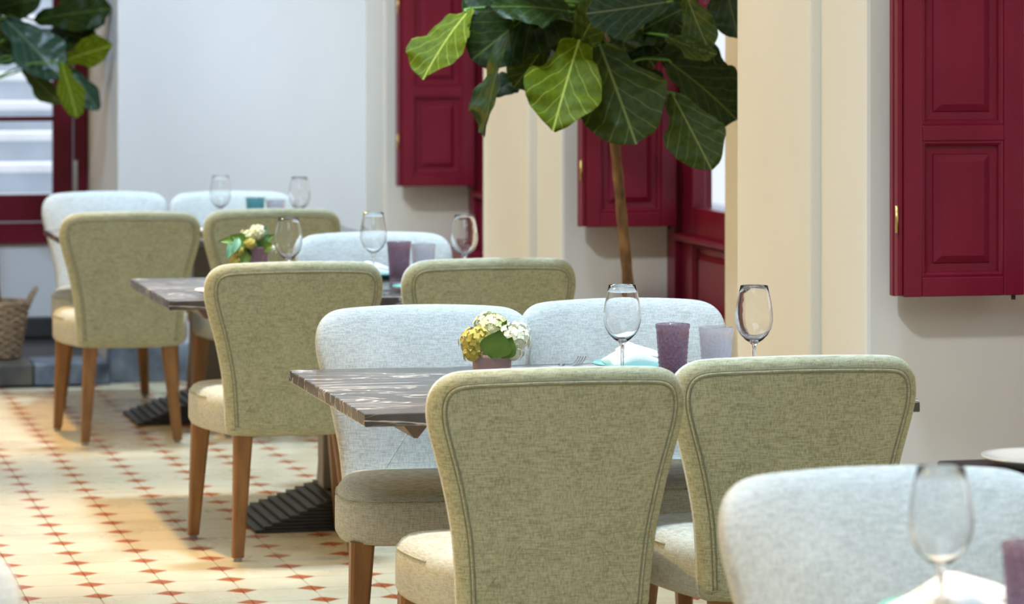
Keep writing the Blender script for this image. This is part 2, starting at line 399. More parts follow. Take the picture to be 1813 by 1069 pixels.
# far-left window
def window_far():
    f = MB(); x0, x1, z0, z1 = 0.5, XN-0.005, 0.55, 2.75; y0, y1 = YB-0.03, YB+0.07
    f.box(x0, x1, y0, y1, z0, z0+0.10); f.box(x0, x1, y0, y1, z1-0.08, z1); f.box(x0, x0+0.08, y0, y1, z0+.1, z1-.08); f.box(x1-0.065, x1, y0, y1, z0+.1, z1-.08)
    win = f.build('window_1', M['red'], None, bevel=0.004); tag(win, kind='structure')
    sx0, sx1 = x0+0.085, x1-0.07; ya, yb = YB-0.012, YB+0.045
    for a, b in ((sx0, sx0+0.09), (sx1-0.095, sx1)): MB().box(a, b, ya, yb, z0+0.105, z1-0.085).build('stile', M['red'], win, bevel=0.004)
    for a, b in ((z0+0.105, 0.785), (z1-0.19, z1-0.085)): MB().box(sx0+0.09, sx1-0.095, ya, yb, a, b).build('rail', M['red'], win, bevel=0.004)
    for z in (1.15, 1.53, 1.91, 2.29): MB().box(sx0+0.09, sx1-0.095, ya+0.012, yb-0.012, z-0.012, z+0.012).build('glazing_bar', M['red'], win, bevel=0.002)
    zz = [0.785, 1.138, 1.162, 1.518, 1.542, 1.898, 1.922, 2.278, 2.302, z1-0.19]
    for q in range(0, 10, 2): MB().box(sx0+0.09, sx1-0.095, YB+0.014, YB+0.02, zz[q], zz[q+1]).build('pane', M['pane'], win)
    hd = MB(); hd.box(sx1+0.005, sx1+0.02, YB-0.045, YB-0.03, 0.80, 0.93); hd.box(sx1+0.002, sx1+0.023, YB-0.034, YB-0.028, 0.78, 0.95); hd.build('handle', M['steel'], win, bevel=0.003)
window_far()

# outdoor staircase seen through it
stair = thing('outdoor_staircase', 'white stone outdoor staircase seen through the window behind the left plant', 'stairs', (0.2, 17.6, 0))
for q in range(14):
    z = 0.02+0.165*q; y = 0.30*q
    MB().box(-2.6, 2.4, y+0.04, y+0.34, z, z+0.115).build('riser', M['greystone'], stair)
    MB().box(-2.62, 2.42, y, y+0.36, z+0.115, z+0.165).build('tread', M['whitestone'], stair, bevel=0.012)
tag(MB().box(-6, 9, 16.9, 40, -0.1, 0.0).build('trim_outdoor_ground', M['greystone']), kind='structure')
tag(MB().box(3.76, 9, -6, 16.9, -0.1, 0.0).build('trim_outdoor_terrace', M['whitestone']), kind='structure')

# doors of the niches
def ring_panel(mb, x0, x1, z0, z1, y, prof, ax='x', flip=1):
    """raised-and-fielded panel: nested rectangles at given (inset, depth); facing -Y (ax x) or -X (ax y)"""
    rings = []
    for ins, d in prof:
        r = [(x0+ins, z0+ins), (x1-ins, z0+ins), (x1-ins, z1-ins), (x0+ins, z1-ins)]
        rings.append([(a, y-d*flip, b) if ax == 'x' else (y-d*flip, a, b) for a, b in r])
    mb.loft(rings, False, True)
PROF = [(0, -0.004), (0, 0.006), (0.006, 0.008), (0.012, 0.002), (0.014, -0.008), (0.034, -0.010), (0.036, -0.006), (0.052, 0.003), (0.054, 0.004)]
def door(n, yr):
    XD = 3.32 if n < 3 else 3.46
    d = MB(); y0, y1 = yr-0.94, yr-0.002
    d.box(XD-0.01, XD+0.10, y1-0.10, y1, 0, 2.62); d.box(XD-0.01, XD+0.10, y0, y0+0.05, 0, 2.62); d.box(XD-0.01, XD+0.10, y0+0.05, y1-0.10, 2.55, 2.62)
    dr = d.build('door_%d' % n, M['red'], None, bevel=0.004); tag(dr, kind='structure')
    a, b = y0+0.052, y1-0.102; xa, xb = XD+0.015, XD+0.065
    MB().box(xa, xb, b-0.13, b, 0.01, 2.545).build('stile', M['red'], dr, bevel=0.004)
    MB().box(xa, xb, a, a+0.06, 0.01, 2.545).build('stile', M['red'], dr, bevel=0.004)
    for z0, z1 in ((0.01, 0.14), (0.83, 0.955), (2.45, 2.545)): MB().box(xa, xb, a+0.06, b-0.13, z0, z1).build('rail', M['red'], dr, bevel=0.004)
    MB().box(XD-0.015, xa+0.01, a-0.02, b+0.02, 0.835, 0.86).build('sill_moulding', M['red'], dr, bevel=0.006)
    p = MB(); ring_panel(p, a+0.06, b-0.13, 0.14, 0.83, xa+0.012, PROF, 'y'); p.build('lower_panel', M['red'], dr)
    for z in (1.35, 1.645, 1.95, 2.2): MB().box(xa+0.012, xb-0.012, a+0.06, b-0.13, z-0.014, z+0.014).build('glazing_bar', M['red'], dr, bevel=0.002)
    zz = [0.955, 1.336, 1.364, 1.631, 1.659, 1.936, 1.964, 2.186, 2.214, 2.45]
    for q in range(0, 10, 2): MB().box(xa+0.022, xa+0.028, a+0.06, b-0.13, zz[q], zz[q+1]).build('pane', M['pane'], dr)
    k = MB(); k.box(XD-0.03, XD-0.012, y1-0.085, y1-0.065, 1.06, 1.13); k.build('bolt', M['brass'], dr, bevel=0.004)
    MB().box(XD+0.105, XD+0.148, y1-0.03, y1, 0.0, 2.615).build('outer_jamb', M['red'], dr)
    if n < 3: MB().box(XD-0.13, XD-0.011, y1-0.5, y1, 0.0, 0.61).build('low_box', M['red'], dr, bevel=0.006)
for k, yr in enumerate(REV): door(k+1, yr)

# folding shutters
def shutter(yr, label):
    root = thing('window_shutter', label, 'shutter', (2.966, yr-0.13, 0.885), 0, 'folding shutters of the window niches')
    W_, T_, HT = 0.345, 0.034, 1.62
    s0 = 0.012
    for a, b in ((0.016, 0.066), (W_-0.056, W_)): MB().box(a, b, 0, T_, 0, HT).build('stile', M['red'], root, bevel=0.003)
    zs = [0.0, 0.05, 0.400, 0.440, 1.02, 1.062, 1.57, HT]
    for q in range(0, 8, 2): MB().box(0.066, W_-0.056, 0, T_, zs[q], zs[q+1]).build('rail', M['red'], root, bevel=0.003)
    for q in (1, 3, 5):
        p = MB(); ring_panel(p, 0.066, W_-0.056, zs[q], zs[q+1], 0.010, PROF); p.box(0.064, W_-0.054, 0.022, T_-0.008, zs[q]-0.001, zs[q+1]+0.001)
        p.build('panel', M['red'], root)
    MB().box(0.0, W_, T_+0.006, 2*T_, 0, HT).build('folded_leaf', M['red'], root, bevel=0.003)
    MB().box(0.001, 0.0155, 0.006, T_, 0.003, HT-0.003).build('edge_strip', M['red'], root, bevel=0.003)
    for z in (0.20, 0.80, 1.40):
        MB().tube([(-0.003, 0.002, z-0.035), (-0.003, 0.002, z+0.035)], 0.0045, 8).build('hinge', M['brass'], root, True)
    MB().tube([(W_-0.025, 0.015, -0.012), (W_-0.025, 0.015, 0.002)], 0.006, 8).build('pin', M['iron'], root, True)
    return root
shutter(REV[0], 'far wine-red panelled shutter above the small clear tumbler, left of the fig tree')
shutter(REV[1], 'wine-red panelled shutter directly behind the fig trunk')
shutter(REV[2], 'nearest wine-red panelled shutter at the right edge above the pale wall')

# ------------------------------------------------------------------ chairs
HALF = [(0.018, 0.362), (0.055, 0.362), (0.10, 0.362), (0.165, 0.363), (0.190, 0.372), (0.196, 0.40), (0.199, 0.45), (0.206, 0.53), (0.216, 0.59), (0.231, 0.66), (0.247, 0.72), (0.258, 0.765),
        (0.2615, 0.80), (0.257, 0.832), (0.243, 0.857), (0.220, 0.873), (0.19, 0.8795), (0.13, 0.883), (0.06, 0.885), (0.02, 0.8855)]
def outline():
    half = catmull([(a*1.032, b, 0) for a, b in HALF], 3)
    R = [(p.x, p.y) for p in half]
    L = [(-x, z) for x, z in reversed(R)]
    return R + L                      # counter-clockwise seen from +y? closed
OUT = outline(); NO = len(OUT)
def inset(pts, d):
    n = len(pts); out = []
    for i in range(n):
        a = Vector(pts[i-1]); b = Vector(pts[(i+1) % n]); t = (b-a).normalized(); nn = Vector((-t.y, t.x))
        out.append((pts[i][0]+nn.x*d, pts[i][1]+nn.y*d))
    return out
def back_y(x, z):
    return -0.205-(z-0.4)*0.13+0.048*min(1.15, abs(x)/0.26)**2.2
def backrest_mesh():
    cz = 0.64
    def scl(pts, s): return [(p[0]*s, cz+(p[1]-cz)*s) for p in pts]
    i4 = inset(OUT, 0.040)
    seq = [(scl(i4, 0.25), -0.034), (scl(i4, 0.5), -0.034), (scl(i4, 0.78), -0.034), (i4, -0.034), (inset(OUT, 0.027), -0.033), (inset(OUT, 0.012), -0.029), (inset(OUT, 0.003), -0.019), (OUT, -0.006),
           (OUT, 0.010), (inset(OUT, 0.004), 0.022), (inset(OUT, 0.014), 0.031), (inset(OUT, 0.030), 0.037), (scl(inset(OUT, 0.030), 0.80), 0.045), (scl(inset(OUT, 0.030), 0.5), 0.050), (scl(inset(OUT, 0.030), 0.25), 0.052)]
    V = []; F = []
    for pts, dy in seq: V += [(x, back_y(x, z)+dy, z) for x, z in pts]
    for k in range(len(seq)-1):
        for i in range(NO):
            j = (i+1) % NO; F.append((k*NO+i, k*NO+j, (k+1)*NO+j, (k+1)*NO+i))
    a = len(V); V.append((0, back_y(0, cz)-0.034, cz)); b = len(V); V.append((0, back_y(0, cz)+0.052, cz)); K = (len(seq)-1)*NO
    for i in range(NO):
        j = (i+1) % NO; F.append((a, j, i)); F.append((b, K+i, K+j))
    return mesh('backrest', V, F, True)
def seam_path(d, dy, skip):
    p = inset(OUT, d)
    return [(x, back_y(x, z)+dy, z) for x, z in p[skip:NO-skip]]
def seat_outline(d=0.0, n=56):
    pts = []
    ctrl = [(0, -0.205), (0.10, -0.205), (0.17, -0.200), (0.205, -0.165), (0.232, -0.08), (0.252, 0.03), (0.260, 0.12), (0.252, 0.20), (0.215, 0.250), (0.15, 0.268), (0.07, 0.274), (0, 0.275)]
    h = catmull([(a, b, 0) for a, b in ctrl], 3); R = [(p.x, p.y) for p in h][:-1]
    full = R + [(-x, y) for x, y in reversed(h[:, ] if False else [(p.x, p.y) for p in h])][:-1]
    return inset(full, d) if d else full
def seat_mesh():
    mb = MB(); rings = []
    base = seat_outline()
    def scl(s, d): return [(x*s, 0.03+(y-0.03)*s) for x, y in inset(base, d)]
    for pts, z in ((scl(0.5, 0.03), 0.362), (scl(1, 0.03), 0.362), (inset(base, 0.008), 0.368), (base, 0.382), (base, 0.43), (base, 0.452), (inset(base, 0.004), 0.468), (inset(base, 0.013), 0.481), (inset(base, 0.028), 0.489), (inset(base, 0.06), 0.494), (scl(0.6, 0.06), 0.499), (scl(0.3, 0.06), 0.501)):
        rings.append([(x, y, z) for x, y in pts])
    mb.loft(rings); return mb
def leg_mb(x0, y0, x1, y1, a, b):
    mb = MB(); rings = []
    for t in (0, 0.25, 0.5, 0.75, 1.0):
        cx = x0+(x1-x0)*t; cy = y0+(y1-y0)*t; z = 0.372+(0.012-0.372)*t; h_ = (a+(b-a)*t)/2; r = h_*0.72
        rings.append([(cx+sx, cy+sy, z) for sx, sy in ((-r, -h_), (r, -h_), (h_, -r), (h_, r), (r, h_), (-r, h_), (-h_, r), (-h_, -r))])
    mb.loft(rings); return mb
def make_chair(label):
    root = thing('dining_chair', label, 'chair', (0, 0, 0), 0, 'sage upholstered dining chairs')
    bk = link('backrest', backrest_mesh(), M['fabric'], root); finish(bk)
    bk.data.materials.append(M['fabric_shaded'])
    for f in bk.data.polygons:                  # outer back and rim take the darker copy of the cloth, shade in its colour
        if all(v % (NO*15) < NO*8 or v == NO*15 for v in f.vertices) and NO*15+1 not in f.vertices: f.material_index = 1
    m = MB().tube(seam_path(0.0280, -0.0332, 14), 0.0030, 6); m.build('piping', M['fabric_shaded'], bk, True)
    m = MB(); m.tube(seam_path(0.0240, -0.0322, 14), 0.0021, 5); m.tube(seam_path(0.0320, -0.0333, 14), 0.0021, 5); m.build('seam', M['seam'], bk, True)
    s = seat_mesh().build('seat', M['fabric_half_shaded'], root, True)
    so = [(x, y, 0.466) for x, y in inset(seat_outline(), 0.0025)]
    i0 = 13; MB().tube(so[i0:len(so)-i0+1], 0.0022, 5).build('seam', M['fabric_shaded'], s, True)
    for sx in (-1, 1):
        for x0, y0, x1, y1, a, b in ((0.148, -0.175, 0.176, -0.245, 0.054, 0.033), (0.212, 0.215, 0.232, 0.240, 0.056, 0.032)):
            lg = leg_mb(sx*x0, y0, sx*x1, y1, a, b).build('leg', M['wood'], root)
            MB().lathe([(0.012, 0), (0.0125, 0.012)], 10, (sx*x1, y1, 0)).build('foot_glide', M['glide'], lg)
    return root
CH = [  # x, y of the back's top centre; facing angle; label
 (1.684, 6.65, 0, 'sage dining chair seen from behind, nearest centre, in front of the flower pot'),
 (2.230, 6.77, -1, 'sage dining chair seen from behind, beside the niche wall at the front table'),
 (1.727, 8.28, 177, 'pale front of dining chair facing us behind the pot of hydrangeas'),
 (2.258, 8.37, 180, 'pale dining chair facing us behind the purple and clear tumblers, under the fig trunk'),
 (1.70, 9.92, 1, 'sage dining chair seen from behind with whole left legs, at the middle table'),
 (2.30, 9.94, 0, 'sage dining chair seen from behind, low between trunk and middle table, right side'),
 (2.20, 11.37, 180, 'pale dining chair facing us behind the middle table, beside the far tumbler'),
 (1.567, 12.86, 0, 'sage dining chair seen from behind on the left, standing free at the far table'),
 (2.13, 12.96, 0, 'dim sage dining chair behind the leafy purple pot, at the far table'),
 (1.65, 14.56, 180, 'pale dining chair facing us at far left, crossed by the far table edge'),
 (2.18, 14.45, 180, 'palest dining chair facing us below the white end wall, behind the teal tumbler'),
 (1.770, 5.02, 180, 'blurred pale dining chair facing us in the lower right corner'),
 (0.134, 4.58, 180, 'blurred dining chair cut off by the lower left edge'),
]
first = None
for x, y, a, lab in CH:
    r = math.radians(a); loc = (x+0.27*-math.sin(r), y+0.27*math.cos(r), 0)
    if first is None: first = make_chair(lab); first.location = loc; first.rotation_euler.z = r
    else: dup(first, loc, r, lab)

# ------------------------------------------------------------------ tables
TX = 1.985
def make_table(label):
    root = thing('dining_table', label, 'table', (0, 0, 0), 0, 'marble dining tables')
    MB().box(-0.626, 0.626, -0.487, 0.487, 0.722, 0.75).build('tabletop', M['marble'], root, bevel=0.003)
    for sx in (-0.505, 0.505):
        mb = MB(); mb.loft([[(sx-0.03, y, 0.7215), (sx+0.03, y, 0.7215), (sx+0.004, y, 0.690), (sx-0.004, y, 0.690)] for y in (-0.44, 0.44)]); mb.build('bearer', M['darkwood'], root)
    MB().box(-0.54, 0.54, -0.05, 0.05, 0.695, 0.7215).build('cross_bar', M['darkwood'], root, bevel=0.004)
    MB().box(-0.075, 0.075, -0.05, 0.05, 0.105, 0.6945).build('column', M['taupe'], root, bevel=0.006)
    n = 10
    for k in range(n):
        x = 0.325-0.029*k; z = 0.002+0.0102*k
        MB().box(-x, x, -0.245+0.004*k, 0.245-0.004*k, z, z+0.0098).build('base_step', M['iron'], root, bevel=0.0012, seg=1)
    return root
T1 = make_table('front marble table laid with hydrangeas, napkin and tumblers'); T1.location = (TX+0.002, 7.585, 0)
dup(T1, (TX, 10.72, 0), 0.0, 'middle marble table with leafy purple pot and three wine glasses')
dup(T1, (TX, 13.70, 0), 0.0, 'far marble table near the white end wall with teal tumbler')
dup(T1, (TX, 4.07, 0), 0.0, 'nearest marble table, mostly below the lower right frame edge')
ct = thing('side_table', 'narrow dark side table with white tray at the right edge', 'table', (2.60, 5.62, 0))
MB().box(-0.33, 0.27, -0.46, 0.46, 0.722, 0.75).build('tabletop', M['iron'], ct, bevel=0.006)
MB().box(-0.28, 0.26, -0.40, 0.40, 0.66, 0.7215).build('apron', M['iron'], ct, bevel=0.003)
for sx in (-0.27, 0.25):
    for sy in (-0.38, 0.38): leg = MB().box(sx-0.022, sx+0.022, sy-0.022, sy+0.022, 0.0, 0.6595).build('leg', M['iron'], ct, bevel=0.003)

# ------------------------------------------------------------------ tableware
ZT = 0.7502
def make_glass(label):
    root = thing('wine_glass', label, 'glass', (0, 0, 0), 0, 'wine glasses')
    outer = [(0.0345, 0.0), (0.0345, 0.0015), (0.020, 0.0042), (0.008, 0.0075), (0.0046, 0.014), (0.0038, 0.03), (0.0038, 0.07), (0.0046, 0.088), (0.009, 0.096), (0.020, 0.103), (0.032, 0.115), (0.040, 0.130), (0.0440, 0.147), (0.0435, 0.165), (0.0400, 0.190), (0.0355, 0.212), (0.0320, 0.228)]
    inner = [(0.0310, 0.228), (0.0345, 0.212), (0.0390, 0.190), (0.0424, 0.165), (0.0428, 0.147), (0.0388, 0.131), (0.0308, 0.117), (0.019, 0.106), (0.008, 0.1005), (0.002, 0.099)]
    bowl = MB().lathe(outer+[(0.0316, 0.2286)]+inner, 36); o = bowl.build('glass_body', M['glass'], root, True)
    return root
GL = [(2.06, 7.58, 'wine glass in front of the folded napkin on the front table'),
      (2.351, 7.49, 'wine glass before the cream pier on the front table'),
      (1.787, 10.60, 'wine glass right of the leafy purple pot on the middle table'),
      (2.109, 10.85, 'wine glass left of the purple tumbler on the middle table'),
      (2.366, 10.64, 'wine glass nearest the wall on the middle table'),
      (2.043, 13.80, 'left wine glass on the far table, faint against the white wall'),
      (2.335, 13.59, 'right wine glass on the far table beside the clear tumbler'),
      (1.61, 4.294, 'big blurred wine glass in the lower right foreground')]
g0 = make_glass(GL[0][2]); g0.location = (GL[0][0], GL[0][1], ZT)
for x, y, lab in GL[1:]: dup(g0, (x, y, ZT), random.random(), lab)
def tumbler(kind, x, y, lab, hh=0.13, rt=0.039, rb=0.031):
    names = {'p': 'purple_glass', 'c': 'clear_tumbler', 't': 'teal_glass'}
    root = thing('tumbler', lab, 'tumbler', (x, y, ZT), random.random(), 'textured glass tumblers')
    pr = [(rb-0.003, 0), (rb, 0.004)]
    for q in range(1, 8): pr.append((rb+(rt-rb)*q/8, 0.004+(hh-0.018)*q/8))
    pr += [(rt, hh-0.012), (rt+0.0018, hh-0.009), (rt+0.0018, hh-0.001), (rt+0.0005, hh), (rt-0.0015, hh-0.001), (rt-0.003, hh-0.012), (rb-0.003, 0.014), (0.004, 0.012)]
    MB().lathe(pr, 36).build('tumbler_body', M[names[kind]], root, True)
    # raised bubble dots round the wall
    mb = MB()
    for row in range(9):
        z = 0.016+row*(hh-0.036)/8; r = rb+(rt-rb)*z/hh
        for k in range(22):
            a = 2*PI*(k+0.5*(row % 2))/22; cx, cy = r*math.cos(a), r*math.sin(a)
            s = 0.0034; n = Vector((math.cos(a), math.sin(a), 0)); t = Vector((-math.sin(a), math.cos(a), 0)); cc = Vector((cx, cy, z))
            ring = [cc+t*s*math.cos(q*PI/3)+Vector((0, 0, 1))*s*math.sin(q*PI/3)-n*0.0004 for q in range(6)]
            mb.add(ring+[cc+n*0.0016], [(q, (q+1) % 6, 6) for q in range(6)])
    b = mb.build('bubble_relief', M[names[kind]], root, True); tag(b, kind='stuff')
    return root
tumbler('p', 2.201, 7.648, 'purple bubble-textured tumbler on the front table')
tumbler('c', 2.276, 7.545, 'clear frosted tumbler on the front table beside the purple one')
tumbler('p', 2.201, 10.886, 'purple bubble-textured tumbler on the middle table')
tumbler('c', 2.252, 10.74, 'clear frosted tumbler on the middle table behind the chair back')
tumbler('t', 2.21, 13.94, 'teal tumbler on the far table')
tumbler('c', 2.262, 13.74, 'clear tumbler on the far table right of the teal one')
tumbler('p', 1.722, 4.25, 'blurred purple tumbler cut by the lower right frame edge')

def plate(mat, x, y, lab, r=0.105, z=ZT, deep=0.018, group='side plates'):
    root = thing('plate', lab, 'plate', (x, y, z), 0, group)
    pr = [(r*0.55, 0), (r*0.58, 0.002), (r*0.75, deep*0.45), (r*0.97, deep-0.003), (r, deep-0.001), (r*0.995, deep+0.002), (r*0.95, deep), (r*0.72, deep*0.45+0.004), (r*0.55, 0.006), (r*0.1, 0.0055)]
    MB().lathe(pr, 40).build('dish', M[mat], root, True)
    return root
def napkin(x, y, z, lab, w=0.19, d=0.13, peak=0.045, rz=0.0, px=-0.3):
    root = thing('napkin', lab, 'napkin', (x, y, z), rz, 'white folded napkins')
    nx, ny = 22, 12; top = []; V = []; F = []
    for j in range(ny+1):
        for i in range(nx+1):
            u = i/nx*2-1; v = j/ny*2-1
            ridge = max(0.0, 1-abs(u-px)/(1.25 if u > px else 0.75))
            zz = 0.006+peak*ridge*(1-0.55*v*v)+0.003*math.sin(5*u+3*v)+0.002*noise.noise((u*3+x*9, v*3, y))
            yy = v*d/2*(1-0.30*max(0, u)); xx = u*w/2
            V.append((xx, yy, zz))
    n = len(V)
    V += [(p[0]*0.97, p[1]*0.97, 0.0005) for p in V]
    W1 = nx+1
    for j in range(ny):
        for i in range(nx):
            a = j*W1+i; F.append((a, a+1, a+W1+1, a+W1)); F.append((n+a, n+a+W1, n+a+W1+1, n+a+1))
    per = [i for i in range(nx+1)]+[(j*W1+nx) for j in range(1, ny+1)]+[ny*W1+i for i in range(nx-1, -1, -1)]+[j*W1 for j in range(ny-1, 0, -1)]
    for q in range(len(per)):
        a = per[q]; b = per[(q+1) % len(per)]; F.append((a, b, n+b, n+a))
    me = mesh('cloth', V, F, True); o = link('cloth', me, M['linen'], root); finish(o)
    # one folded-over flap on top
    f = MB(); rings = []
    for i in range(9):
        u = -0.75+1.4*i/8; ridge = max(0.0, 1-abs(u-px)/(1.25 if u > px else 0.75)); zz = 0.012+peak*ridge
        y0, y1 = -d*0.42*(1-0.3*max(0, u)), d*0.12
        zt = 0.006+peak*ridge+0.003*math.sin(5*u); za = zt-0.55*peak*ridge*0.70
        rings.append([(u*w/2, y0, za+0.003), (u*w/2, (y0+y1)/2, zt-0.08*peak*ridge+0.004), (u*w/2, y1, zt+0.003), (u*w/2, y1+0.004, zt-0.006), (u*w/2, y0, za-0.004)])
    f.loft(rings); f.build('fold', M['linen'], root, True)
    return root
plate('teal_plate', 2.175, 7.88, 'teal glass plate under the folded napkin on the front table')
napkin(2.20, 7.88, ZT+0.012, 'white folded napkin on teal plate, front table behind wine glass', peak=0.05, px=-0.42)
plate('teal_plate', 2.169, 11.05, 'teal glass plate at the far side of the middle table')
napkin(2.150, 11.05, ZT+0.012, 'white folded napkin behind the left wine glass of the middle table', peak=0.04, w=0.17)
plate('teal_plate', 2.195, 10.435, 'teal glass plate on the near side of the middle table')
napkin(2.225, 10.445, ZT+0.012, 'white napkin on the near teal plate of the middle table', peak=0.025, w=0.13, d=0.10, px=0)
plate('porcelain', 1.548, 10.42, 'small white dish at the left end of the middle table', 0.085)
napkin(1.575, 10.42, ZT+0.010, 'white napkin lying on the small dish, left end of the middle table', peak=0.02, w=0.10, d=0.09, px=0)
plate('porcelain', 1.965, 13.57, 'small white dish on the far table between two chair backs', 0.085, deep=0.022)
plate('teal_plate', 1.690, 4.40, 'blurred teal plate under the napkin in the foreground', 0.125)
napkin(1.700, 4.385, ZT+0.012, 'blurred white napkin at the lower right behind the big wine glass', w=0.22, d=0.15, peak=0.055, px=-0.35)
tray = plate('porcelain', 2.425, 5.93, 'white shallow tray plate on the dark side table', 0.115, deep=0.022, group=None)

def cutlery(kind, x, y, rz, lab):
    root = thing(kind, lab, 'cutlery', (x, y, ZT), rz, 'cutlery on the tables')
    h_ = MB(); h_.loft([[(px, -w_, z), (px, w_, z), (px, w_, z+0.0022), (px, -w_, z+0.0022)] for px, w_, z in ((-0.10, 0.006, 0.0005), (-0.07, 0.0058, 0.001), (-0.02, 0.0032, 0.003), (0.02, 0.003, 0.004))])
    h_.build('handle', M['steel'], root, bevel=0.0007, seg=1)
    t = MB()
    if kind == 'fork':
        t.loft([[(px, -w_, z), (px, w_, z), (px, w_, z+0.0018), (px, -w_, z+0.0018)] for px, w_, z in ((0.018, 0.003, 0.004), (0.035, 0.010, 0.003), (0.05, 0.0115, 0.004))])
        for q in range(4):
            yy = -0.0095+q*0.0063; t.loft([[(px, yy-0.0013, z), (px, yy+0.0013, z), (px, yy+0.0013, z+0.0016), (px, yy-0.0013, z+0.0016)] for px, z in ((0.049, 0.004), (0.075, 0.008), (0.095, 0.016))])
        t.build('tines', M['steel'], root)
    else:
        t.loft([[(px, a, z), (px, b, z), (px, b, z+0.0012), (px, a, z+0.0018)] for px, a, b, z in ((0.018, -0.003, 0.003, 0.004), (0.04, -0.006, 0.009, 0.002), (0.09, -0.006, 0.010, 0.002), (0.115, -0.004, 0.001, 0.002))])
        t.build('blade', M['steel'], root)
    return root
cutlery('fork', 2.045, 7.985, PI/2-0.5, 'fork left of the napkin plate on the front table')
cutlery('knife', 2.020, 8.00, PI/2-0.3, 'knife left of the napkin plate on the front table')
cutlery('fork', 2.452, 7.97, PI/2+0.1, 'fork right of the clear tumbler on the front table')
cutlery('fork', 2.045, 10.43, -PI/2+0.1, 'fork between the two chair backs on the middle table')
cutlery('knife', 2.015, 10.40, -PI/2, 'knife between the two chair backs on the middle table')

# flower pots
def floret_head(mat, c, r, n, root, seed):
    rnd = random.Random(seed); mb = MB()
    n = int(n*1.7)
    for k in range(n):
        z = 1-1.5*(k+0.5)/n; a = k*2.39996; rr = math.sqrt(max(0, 1-z*z))
        nrm = Vector((rr*math.cos(a), rr*math.sin(a), z)).normalized()
        p = Vector(c)+nrm*r*(0.88+0.2*rnd.random())
        t = nrm.orthogonal().normalized(); b = nrm.cross(t); ph = rnd.random()*PI
        s = r*0.30*(0.8+0.4*rnd.random())
        for q in range(4):
            an = ph+q*PI/2; d = t*math.cos(an)+b*math.sin(an); e = nrm.cross(d)
            mb.add([p, p+d*s*0.5+e*s*0.42+nrm*s*0.18, p+d*s+nrm*s*0.05, p+d*s*0.5-e*s*0.42+nrm*s*0.18], [(0, 1, 2, 3)])
    core = []
    for i in range(7):
        th = PI*(i+0.5)/7; core.append((r*0.82*math.sin(th), c[2]-r*0.82*math.cos(th)))
    mb.lathe(core, 12, (c[0], c[1], 0))
    o = mb.build('flower_head', mat, root, True); return o
def small_leaf(mat, base, tip, w, root, nrm=(0, -1, 0.3)):
    b = Vector(base); t = Vector(tip); ax = t-b; side = ax.cross(Vector(nrm)).normalized(); up = side.cross(ax).normalized()
    V = []; F = []; n = 8; Wd = [0.05, 0.55, 0.85, 1.0, 0.98, 0.85, 0.62, 0.3, 0.02]
    for i in range(n+1):
        s = i/n; c = b+ax*s+up*math.sin(s*PI)*ax.length*0.10
        for q in (-1, -0.5, 0, 0.5, 1): V.append(c+side*q*w/2*Wd[i]+up*abs(q)*w*0.10)
    for i in range(n):
        for q in range(4): a = i*5+q; F.append((a, a+1, a+6, a+5))
    m = len(V); V += [v-up*0.001 for v in V]; F += [tuple(m+k for k in reversed(f)) for f in list(F)]
    return link('leaf', mesh('leaf', V, F, True), mat, root)
fp = thing('flower_pot', 'mauve pot of cream-green hydrangeas on the front table', 'flowers', (1.743, 7.55, ZT), 0, 'table flower pots')
MB().lathe([(0.036, 0), (0.040, 0.004), (0.0455, 0.07), (0.0465, 0.078), (0.0445, 0.079), (0.041, 0.072), (0.002, 0.066)], 36).build('pot', M['mauve_pot'], fp, True)
floret_head(M['petal_yellow'], (-0.042, -0.012, 0.108), 0.034, 26, fp, 1)
floret_head(M['petal_white'], (0.050, -0.008, 0.112), 0.038, 30, fp, 2)
floret_head(M['petal'], (0.004, 0.022, 0.132), 0.040, 34, fp, 3)
floret_head(M['petal_yellow'], (-0.05, -0.02, 0.082), 0.022, 16, fp, 4)
floret_head(M['petal_white'], (0.045, -0.02, 0.083), 0.024, 16, fp, 5)
small_leaf(M['sprig'], (-0.012, -0.05, 0.074), (0.004, -0.062, 0.140), 0.075, fp)
small_leaf(M['sprig'], (0.01, -0.048, 0.074), (0.034, -0.058, 0.122), 0.05, fp)
small_leaf(M['sprig'], (0.02, 0.02, 0.12), (0.03, -0.02, 0.158), 0.03, fp)
fp = thing('flower_pot', 'purple glass pot with trailing leaves and pale blossom on the middle table', 'flowers', (1.712, 10.80, ZT), 0, 'table flower pots')
MB().lathe([(0.036, 0), (0.038, 0.004), (0.042, 0.12), (0.043, 0.126), (0.041, 0.127), (0.038, 0.118), (0.033, 0.012), (0.002, 0.010)], 36).build('pot', M['purple_glass'], fp, True)
floret_head(M['petal'], (0.006, -0.005, 0.168), 0.028, 26, fp, 6)
floret_head(M['petal'], (-0.030, -0.01, 0.158), 0.022, 18, fp, 10)
floret_head(M['petal_yellow'], (-0.022, -0.035, 0.136), 0.020, 16, fp, 11)
floret_head(M['petal_yellow'], (-0.060, -0.03, 0.112), 0.022, 18, fp, 7)
floret_head(M['petal_yellow'], (-0.068, -0.03, 0.08), 0.020, 16, fp, 8)
floret_head(M['petal_white'], (0.05, 0.0, 0.115), 0.018, 14, fp, 9)
